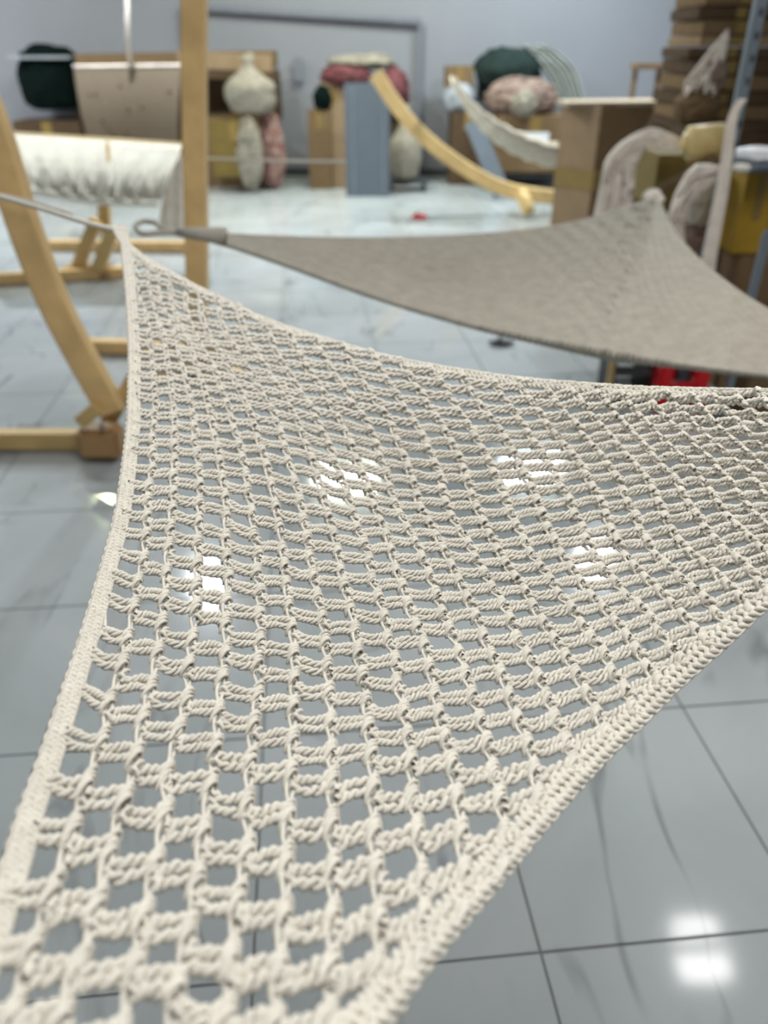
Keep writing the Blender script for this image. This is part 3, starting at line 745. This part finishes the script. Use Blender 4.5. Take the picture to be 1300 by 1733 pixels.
carton('cardboard_box', 335, 472, 132, 205, 12.4, .5, 'dark carton under the long flat carton right of the post', 'card_dark')
def longbox():
    Y = 12.1; a, b = P(140, 106, Y), P(466, 100, Y); d = (a + b) / 2
    t = thing('long_carton', tuple(d), 'long flat brown carton laid across the top of the left pile', 'box')
    MB().beam(a, b, .55, .20).build('body', 'card', t)
    MB().beam(P(300, 100, Y - .3), P(460, 108, Y - .3), .02, .20).build('flap', 'card_light', t)
    MB().beam(P(345, 122, Y - .05), P(470, 128, Y - .05), .5, .13).build('lower_carton', 'card_dark', t)
longbox()
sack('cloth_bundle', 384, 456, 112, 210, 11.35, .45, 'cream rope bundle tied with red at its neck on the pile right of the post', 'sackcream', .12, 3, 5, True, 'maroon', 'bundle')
heap('striped_bundle', 440, 476, 190, 322, 11.6, .3, 'red and cream bundle standing at the right side of the left pile', 'redstripe', 4, 30, .02, 'bundle')
heap('rope_heap', 405, 440, 200, 324, 11.35, .12, 'cream rope tail hanging down the yellowish carton', 'sackcream', 14, 18, .02)

# standing metal frame
def frame():
    A = P(308, 12, 13.02); B = P(712, 36, 13.0); a0 = Vector((A.x, A.y, 0)); b0 = Vector((B.x, B.y, 0))
    t = thing('clothes_rack', tuple((a0 + b0) / 2), 'tall thin slate-grey metal rack standing against the back wall', 'rack')
    MB().beam(A, B, .05, .07).build('top_rail', 'rackm', t)
    MB().beam(a0, A, .05, .07, up=(0, 1, 0)).build('upright', 'rackm', t); MB().beam(b0, B, .05, .07, up=(0, 1, 0)).build('upright', 'rackm', t)
    MB().beam(a0 + Vector((0, 0, .22)), b0 + Vector((0, 0, .22)), .03, .035).build('bottom_rail', 'rackm', t)
    p = P(505, 118, 13.0); MB().box(tuple(p), (.14, .05, .3), bev=.01).build('clip', 'rackm', t)
frame()
# centre group
carton('cardboard_box', 548, 592, 140, 296, 11.9, .6, 'tall brown carton standing at the left of the blue-grey panel', 'card_light', floor=True)
carton('cardboard_box', 524, 562, 188, 296, 11.8, .5, 'narrow orange-brown carton lowest left in the centre pile', 'card', floor=True)
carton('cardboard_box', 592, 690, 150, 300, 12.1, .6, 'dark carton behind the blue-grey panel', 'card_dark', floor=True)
sack('green_pouch', 530, 560, 152, 192, 11.75, .3, 'small green pouch on the narrow orange-brown carton', 'green', .12, 2, 6, cat='bag')
heap('folded_cloth', 540, 630, 108, 152, 11.8, .5, 'folded maroon cloth on top of the centre pile at its left', 'maroon', 7, 24, .02, 'cloth')
heap('folded_cloth', 636, 694, 112, 205, 11.9, .5, 'maroon cloth bundle right of the curved arm tip on the centre pile', 'maroon', 8, 24, .02, 'cloth')
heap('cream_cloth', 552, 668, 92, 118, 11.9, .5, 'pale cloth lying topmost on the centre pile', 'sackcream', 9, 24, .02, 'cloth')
def bluepanel():
    Y = 11.2; a, b = P(582, 140, Y), P(660, 314, Y)
    t = thing('door_panel', ((a.x + b.x) / 2, Y, 0), 'upright blue-grey panel leaning against the centre pile', 'panel')
    MB().box(((a.x + b.x) / 2, Y, a.z / 2), (b.x - a.x, .05, a.z), bev=.008).build('sheet', 'bluegrey', t)
    MB().box(((a.x + b.x) / 2 - .18, Y - .03, a.z / 2), (.03, .012, a.z * .97), bev=.003).build('rib', 'metal', t)
    MB().box(((a.x + b.x) / 2 + .2, Y - .03, a.z / 2), (.03, .012, a.z * .97), bev=.003).build('rib', 'metal', t)
bluepanel()
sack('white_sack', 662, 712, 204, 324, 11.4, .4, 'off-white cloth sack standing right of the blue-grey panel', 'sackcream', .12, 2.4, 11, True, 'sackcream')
def trolley(name, px, py, Wd, Dp, label):
    c = FL(px, py); t = thing(name, (c.x, c.y, 0), label, 'trolley')
    MB().box((c.x, c.y, .13), (Wd, Dp, .05), bev=.01).build('deck', 'charcoal', t)
    for sx in (-1, 1):
        for sy in (-1, 1):
            x, y = c.x + sx * Wd * .4, c.y + sy * Dp * .35
            MB().tube([(x - .02, y, .055), (x + .02, y, .055)], .052, 14).build('wheel', 'black', t, True)
            MB().box((x, y, .09), (.03, .05, .05), bev=.003).build('fork', 'metal', t)
trolley('hand_trolley', 690, 322, .55, .4, 'small black wheeled trolley at the foot of the white sack')
trolley('hand_trolley', 905, 306, 1.2, .5, 'black wheeled trolley under the carton with a white label')
t = thing('sandal', tuple(FL(710, 371)), 'small red object lying alone on the bright floor', 'slipper')
c = FL(710, 371); MB().blob((c.x, c.y, .03), (.19, .10, .055), .08, 2, 2, 3).build('sole', 'red', t, True)
MB().tube([(c.x - .05, c.y - .04, .035), (c.x - .02, c.y, .075), (c.x - .05, c.y + .04, .035)], .012, 6).build('strap', 'maroon', t, True)
t = thing('sandal', tuple(FL(848, 584)), 'small dark slipper on the floor between the two nets', 'slipper')
c = FL(848, 584); MB().blob((c.x, c.y, .02), (.17, .08, .035), .08, 2, 2, 3).build('sole', 'charcoal', t, True)
MB().tube([(c.x - .03, c.y - .035, .02), (c.x, c.y, .05), (c.x - .03, c.y + .035, .02)], .01, 6).build('strap', 'black', t, True)

# right-middle group
carton('cardboard_box', 760, 812, 190, 306, 12.2, .5, 'dark brown carton at the left foot of the right-middle pile', 'card_dark', floor=True)
carton('cardboard_box', 755, 800, 112, 150, 12.3, .5, 'small brown carton high on the left of the right-middle pile', 'card')
sack('grey_bag', 748, 812, 146, 200, 12.2, .4, 'dull grey cloth bag under the small brown carton in the right-middle pile', 'grey', .14, 2.4, 21, cat='bag')
carton('cardboard_box', 838, 962, 196, 292, 11.6, .8, 'wide brown carton with a white paper label in the right-middle pile', 'card', lab=(878, 224, 930, 252))
sack('garbage_sack', 806, 924, 92, 162, 12.0, .7, 'dark grey-green sack on top of the right-middle pile', 'sage', .12, 2, 12)
heap('rope_heap', 826, 955, 132, 206, 11.6, .7, 'mixed blush and white rope heap in the labelled carton', 'blush', 13, 60, .024)
heap('rope_heap', 868, 912, 155, 200, 11.3, .3, 'white rope ball on the front of the blush rope heap', 'sackcream', 15, 24, .02)
sack('black_bag', 808, 850, 100, 190, 12.4, .4, 'black bag at the left side of the blush rope heap', 'black', .1, 2, 22, cat='bag')
def strut():
    t = thing('folded_board', tuple(FL(825, 315)), 'slanting blue-grey board leaning on the right-middle pile', 'board')
    MB().beam(P(800, 205, 11.2), P(850, 329, 10.9), .22, .03, up=(0, 1, 0)).build('sheet', 'bluegrey', t)
strut()
def drape_cloth(name, pts, wd, Y, label, m, folds=6, cat='cloth'):
    cen = smoothpath([P(x, y, Y) for x, y in pts], 40); t = thing(name, tuple(cen[-1]), label, cat)
    def fn(a, b):
        i = a * 39; k = int(min(i, 38)); p = cen[k] * (1 - i + k) + cen[k + 1] * (i - k); w_ = wd * (.6 + .4 * math.sin(a * 3))
        return (p[0] + (b - .5) * w_, p[1] + .05 * math.sin(b * folds * 6.28 + a * 3), p[2] + .02 * math.sin(b * 9))
    MB().sheet(fn, 40, 36, .012).build('cloth', m, t, True); return t
drape_cloth('hanging_cloth', [(900, 78), (925, 95), (955, 130), (975, 190)], .42, 12.3, 'pale cloth hanging down at the right of the dark sack', 'palegrey')

# right: large carton and stack
def bigbox():
    Y = 8.0; fl_l = P(962, 400, Y); A = P(958, 178, Y); 
    x0 = P(958, 250, Y).x; xm = P(1010, 250, Y).x; x1 = P(1150, 250, Y).x; H = A.z
    t = thing('cardboard_box', ((x0 + x1) / 2, Y + .3, 0), 'large tall brown carton with an open lid standing right of the curved arm', 'box')
    yb = Y + .45
    def wallq(a, b, z0, z1, nm, m): MB().beam((a[0], a[1], (z0 + z1) / 2), (b[0], b[1], (z0 + z1) / 2), .012, z1 - z0, bev=0).build(nm, m, t)
    c0, c1, c2q, c3 = (x0, Y + .35), (xm, Y), (x1, Y + .38), (x0 + (x1 - xm), Y + .75)
    wallq(c0, c1, 0, H, 'side', 'card_light'); wallq(c1, c2q, 0, H, 'side', 'card'); wallq(c2q, c3, 0, H, 'side', 'card_dark'); wallq(c3, c0, 0, H, 'side', 'card_dark')  # one carton, lit and shaded sides put into the card colours
    MB().beam((x0 - .02, Y + .3, H), (x1 + .02, Y + .34, H + .01), .50, .035, bev=.003).build('lid', 'card_edge', t)
    MB().beam((c0[0] - .012, c0[1] - .01, .62), (c1[0], c1[1] - .012, .62), .006, .18, bev=0).build('tape', 'tape', t)
    MB().beam((c1[0], c1[1] - .012, .62), (c2q[0], c2q[1] - .012, .62), .006, .18, bev=0).build('tape', 'tape', t)
bigbox()
def stool():
    Y = 10.5; a = P(1072, 112, Y); b = P(1112, 172, Y); H = a.z - b.z; W = b.x - a.x
    t = thing('wooden_stool', ((a.x + b.x) / 2, Y, b.z), 'small brown wooden stool standing behind the large tall carton', 'stool')
    MB().box(((a.x + b.x) / 2, Y, a.z), (W, .25, .06)).build('top', 'card', t)
    for sx in (a.x + .03, b.x - .03): MB().box((sx, Y, (a.z + b.z) / 2), (.05, .05, H)).build('leg', 'card', t)
    carton('cardboard_box', 1050, 1135, 172, 420, 10.3, .7, 'brown carton carrying the small wooden stool', 'card', floor=True)
stool()
# leaning stack of flat cartons
zz = 0.0; Y = 6.6; k = 0; ytop = P(1200, -60, Y).z
while zz < ytop:
    h = rnd.uniform(.07, .11); xl = P(np.interp(zz, [0, .9, 1.5, 1.9, 2.2], [1150, 1145, 1150, 1162, 1185]), 200, Y).x + rnd.uniform(-.03, .03)
    xr = P(1330, 200, Y).x; t = thing('flat_carton', ((xl + xr) / 2, Y + .35, zz), ('flat brown carton %s in the tall leaning stack at the upper right' % ('lowest' if k == 0 else 'layered')), 'box', 'flat cartons in the tall stack at the upper right')
    t['label'] = 'flat brown carton in the tall stack behind the metal pole at the upper right'
    MB().box(((xl + xr) / 2, Y + .35, zz + h / 2), (xr - xl, .7, h - .006), rz=rnd.uniform(-.03, .03), bev=.006).build('body', ('card', 'card_dark', 'card', 'card_light')[k % 4] if k % 3 else 'card_dark', t)
    MB().box(((xl + xr) / 2 - .1, Y - .012, zz + h / 2), (.07, .004, h * .8), bev=0).build('tape', 'tape', t.children[0])
    zz += h; k += 1
# cone of macrame yarn hanging by the stack
def cone():
    Y = 6.3; t = thing('macrame_cone', tuple(P(1195, 148, Y)), 'slanting cone-shaped bundle of blush rope against the tall carton stack', 'bundle')
    m_ = MB(); r2 = random.Random(3); ap = P(1232, 50, Y)
    for i in range(70):
        e = P(r2.uniform(1158, 1208), r2.uniform(138, 165), Y + r2.uniform(-.1, .12)); mid = (ap + e) / 2 + Vector((r2.uniform(-.02, .02), 0, -.02))
        m_.tube(smoothpath([ap, mid, e], 8), [.008] * 2 + [.014] * 6, 5)
    m_.build('strands', 'pinkcream', t, True); t2_ = MB(); t2_.blob(P(1226, 66, Y), (.06, .06, .06), .1, 2, 1, 2).build('knot', 'pinkcream', t, True)
    carton('cardboard_box', 1135, 1245, 216, 420, 6.05, .5, 'dark carton below the brown rope heap, behind the pale yellow roll', 'card_dark', floor=True)
    heap('rope_heap', 1190, 1245, 95, 165, 6.2, .3, 'blush rope heap right of the cone-shaped bundle', 'blush', 33, 40, .014)
    heap('rope_heap', 1150, 1235, 148, 218, 6.2, .3, 'brown rope heap above the pale yellow roll', 'card', 35, 40, .014)
cone()
def yarn_drape(name, path, w0, Y, n, label, m, r=.011, seed=2, depth=.12):
    t = thing(name, tuple(P(path[-1][0], path[-1][1], Y)), label, 'macrame'); m_ = MB(); r2 = random.Random(seed)
    for i in range(n):
        s_ = (i + .5) / n - .5; pts = []
        for q, (x, y) in enumerate(path):
            k = w0[q]; pts.append(P(x + s_ * k * .55, y + s_ * k * .8 * (1 if q < 2 else .1), Y + r2.uniform(-depth, depth) / 2))
        m_.tube(smoothpath(pts, 18), r, 5)
    m_.build('strands', m, t, True); return t
yarn_drape('macrame_drape', [(1150, 242), (1115, 236), (1078, 242), (1052, 275), (1044, 320), (1035, 372), (1032, 400)], [16, 40, 66, 84, 92, 100, 104], 5.2, 90, 'cream macrame strands draped over the yellow carton in an arch', 'pinkcream', seed=4, r=.015)
def bob():
    t = thing('yarn_ball', tuple(P(1100, 330, 5.0)), 'small white rope ball beside the arching macrame strands', 'ball')
    MB().blob(P(1104, 332, 5.0), (.11, .1, .085), .1, 2.5, 3, 3).build('ball', 'cream', t, True)
bob()
carton('yellow_carton', 1102, 1215, 262, 352, 5.5, .5, 'dull yellow-brown carton behind the arching macrame strands', 'yellow_dull', floor=False)
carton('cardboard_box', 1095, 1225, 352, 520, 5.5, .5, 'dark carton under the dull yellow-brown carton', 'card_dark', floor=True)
def roll():
    Y = 5.0; a, b = P(1160, 244, Y), P(1222, 238, Y); t = thing('wrapped_roll', tuple(P(1190, 268, Y)), 'pale yellow wrapped roll lying beside the metal pole', 'roll')
    MB().tube([a, a + (b - a) * .1, b], [.07, .094, .094], 20).build('roll', 'straw', t, True)
    MB().tube([a - (b - a) * .12, a], [.03, .068], 14).build('wrapped_end', 'straw', t, True)
roll()
def stick():
    t = thing('cardboard_tube', tuple(P(1110, 326, 4.9)), 'thin brown tube slanting across the yellow-brown carton', 'tube')
    MB().tube([P(1112, 326, 5.1), P(1212, 268, 4.9)], .028, 12).build('tube', 'card', t, True)
stick()
yarn_drape('macrame_drape', [(1222, 292), (1190, 300), (1165, 322), (1150, 356), (1143, 392), (1150, 440), (1160, 480), (1165, 560), (1168, 618)], [20, 46, 56, 46, 44, 44, 50, 56, 60], 4.6, 60, 'cream macrame strands falling in a curve left of the metal pole', 'pinkcream', seed=6, r=.012)
heap('rope_heap', 1150, 1225, 300, 400, 4.75, .25, 'grey-white rope heap behind the curved macrame strands', 'cream', 41, 60, .012)
heap('rope_heap', 1140, 1222, 378, 470, 4.7, .3, 'mixed blush rope heap low beside the metal pole', 'blush', 42, 60, .012)
def pole():
    Y = 4.2; b = P(1206, 430, Y)
    t = thing('metal_pole', (b.x, Y, 0), 'grey metal shelf upright leaning beside the tall carton stack at the right', 'pole')
    top = P(1296, -40, Y); foot = Vector((b.x - .0, Y, 0))
    MB().beam(foot + Vector((-.03, 0, 0)), top, .05, .055, up=(0, 1, 0)).build('upright', 'metal', t)
    m_ = MB()
    for i in range(22):
        p = foot.lerp(top, (i + .5) / 22); m_.box((p.x, p.y - .028, p.z), (.014, .004, .03), bev=0)
    sl = m_.build('slots', 'black', t); sl['kind'] = 'stuff'
    cl = smoothpath([P(1258, 168, Y - .06), P(1241, 200, Y - .06), P(1232, 260, Y - .06), P(1222, 330, Y - .06), P(1208, 400, Y - .06), P(1195, 480, Y - .06)], 30)
    t2_ = thing('cloth_strip', tuple(cl[-1]), 'cream cloth strip hanging down along the metal pole', 'cloth')
    def fn(a, b_):
        i = a * 29; k = int(min(i, 28)); p = cl[k] * (1 - i + k) + cl[k + 1] * (i - k); return (p[0] + (b_ - .5) * (.04 + .035 * a), p[1] + .014 * math.sin(b_ * 9), p[2])
    MB().sheet(fn, 40, 10, .006).build('cloth', 'pinkcream', t2_, True)
pole()
carton('yellow_carton', 1238, 1292, 292, 430, 4.35, .4, 'bright yellow carton standing right of the metal pole', 'yellow')
carton('cardboard_box', 1210, 1345, 432, 640, 4.35, .5, 'brown carton under the bright yellow carton at the right edge', 'card', floor=True)
carton('cardboard_box', 1292, 1380, 285, 432, 4.4, .4, 'brown carton at the right edge beside the bright yellow carton', 'card_light')
def stuff_top():
    Y = 4.3; t = thing('folded_bag', tuple(P(1275, 292, Y)), 'folded grey-white plastic bag on top of the bright yellow carton', 'bag')
    MB().blob(P(1284, 262, Y), (.26, .25, .075), .14, 2, 3, 4).build('upper_fold', 'white', t, True)
    MB().blob(P(1276, 280, Y - .04), (.28, .25, .06), .14, 2, 5, 4).build('lower_fold', 'bluegrey', t, True)
    MB().blob(P(1255, 284, Y - .12), (.10, .08, .04), .12, 2, 7, 3).build('pale_corner', 'cream', t, True)
stuff_top()
def rightpost():
    Y = 3.9; t = thing('metal_pole', tuple(P(1282, 500, Y)), 'short blue-grey metal upright in front of the carton at the right edge', 'pole')
    a, b = P(1300, 390, Y), P(1262, 640, Y); b.z = 0.0; b.x = P(1275, 520, Y).x - .03
    MB().beam(b, a, .035, .035, up=(0, 1, 0)).build('upright', 'metal', t)
    MB().box((b.x, b.y, .01), (.09, .09, .02)).build('foot_plate', 'metal', t)
rightpost()
# red stool under the taupe net and dark shelf
def redstool():
    Y = 4.0; a, b = P(1122, 640, Y), P(1190, 640, Y); cx = (a.x + b.x) / 2; W = (b.x - a.x)
    t = thing('plastic_stool', (cx, Y + .12, 0), 'bright red plastic stool showing between the two nets at the right', 'stool')
    for sx in (-1, 1):
        for sy in (0, 1):
            m_ = MB(); x = cx + sx * W / 2; y = Y + sy * .26
            m_.beam((x, y, 0), (x - sx * .02, y + (.02 if sy == 0 else -.02), .40), .07, .085, up=(0, 1, 0), bev=.012); m_.build('leg', 'red', t)
    MB().box((cx, Y + .13, .41), (W + .06, .34, .03), bev=.012).build('seat', 'red', t)
    MB().box((cx + .03, Y + .0, .12), (W, .02, .09), bev=.006).build('rail', 'red', t)
    MB().box((cx + .03, Y + .26, .12), (W, .02, .09), bev=.006).build('rail', 'red', t)
    Y = 4.1; a, b = P(1040, 640, Y), P(1100, 640, Y); t = thing('dark_crate', ((a.x + b.x) / 2, Y + .1, 0), 'dark crate with slats left of the red stool', 'crate')
    W = b.x - a.x; cx = (a.x + b.x) / 2
    MB().box((cx, Y + .15, .02), (W, .3, .04)).build('bottom', 'black', t)
    for i in range(3): MB().box((cx, Y, .08 + i * .1), (W, .015, .035)).build('slat', 'charcoal', t)
    for i in range(3): MB().box((cx, Y + .3, .08 + i * .1), (W, .015, .06)).build('slat', 'black', t)
    for sx in (-1, 1): MB().box((cx + sx * W / 2, Y + .15, .17), (.015, .3, .34)).build('side', 'black', t)
    p = P(1036, 620, Y - .05); t = thing('wooden_stake', (p.x, p.y, 0), 'short pale wooden stake upright at the left of the dark crate', 'stake')
    MB().box((p.x, p.y, .16), (.03, .03, .32)).build('slat', 'wood_light', t)
    carton('cardboard_box', 1255, 1340, 620, 700, 3.9, .35, 'low brown carton right of the red stool under the taupe net', 'card', floor=True)
    s_ = thing('floor_mat', tuple(FL(1000, 560)), 'dark mat lying on the floor beneath the taupe net', 'mat')
redstool()
for o in list(bpy.data.objects):
    if o.type == 'EMPTY' and not o.children: bpy.data.objects.remove(o)
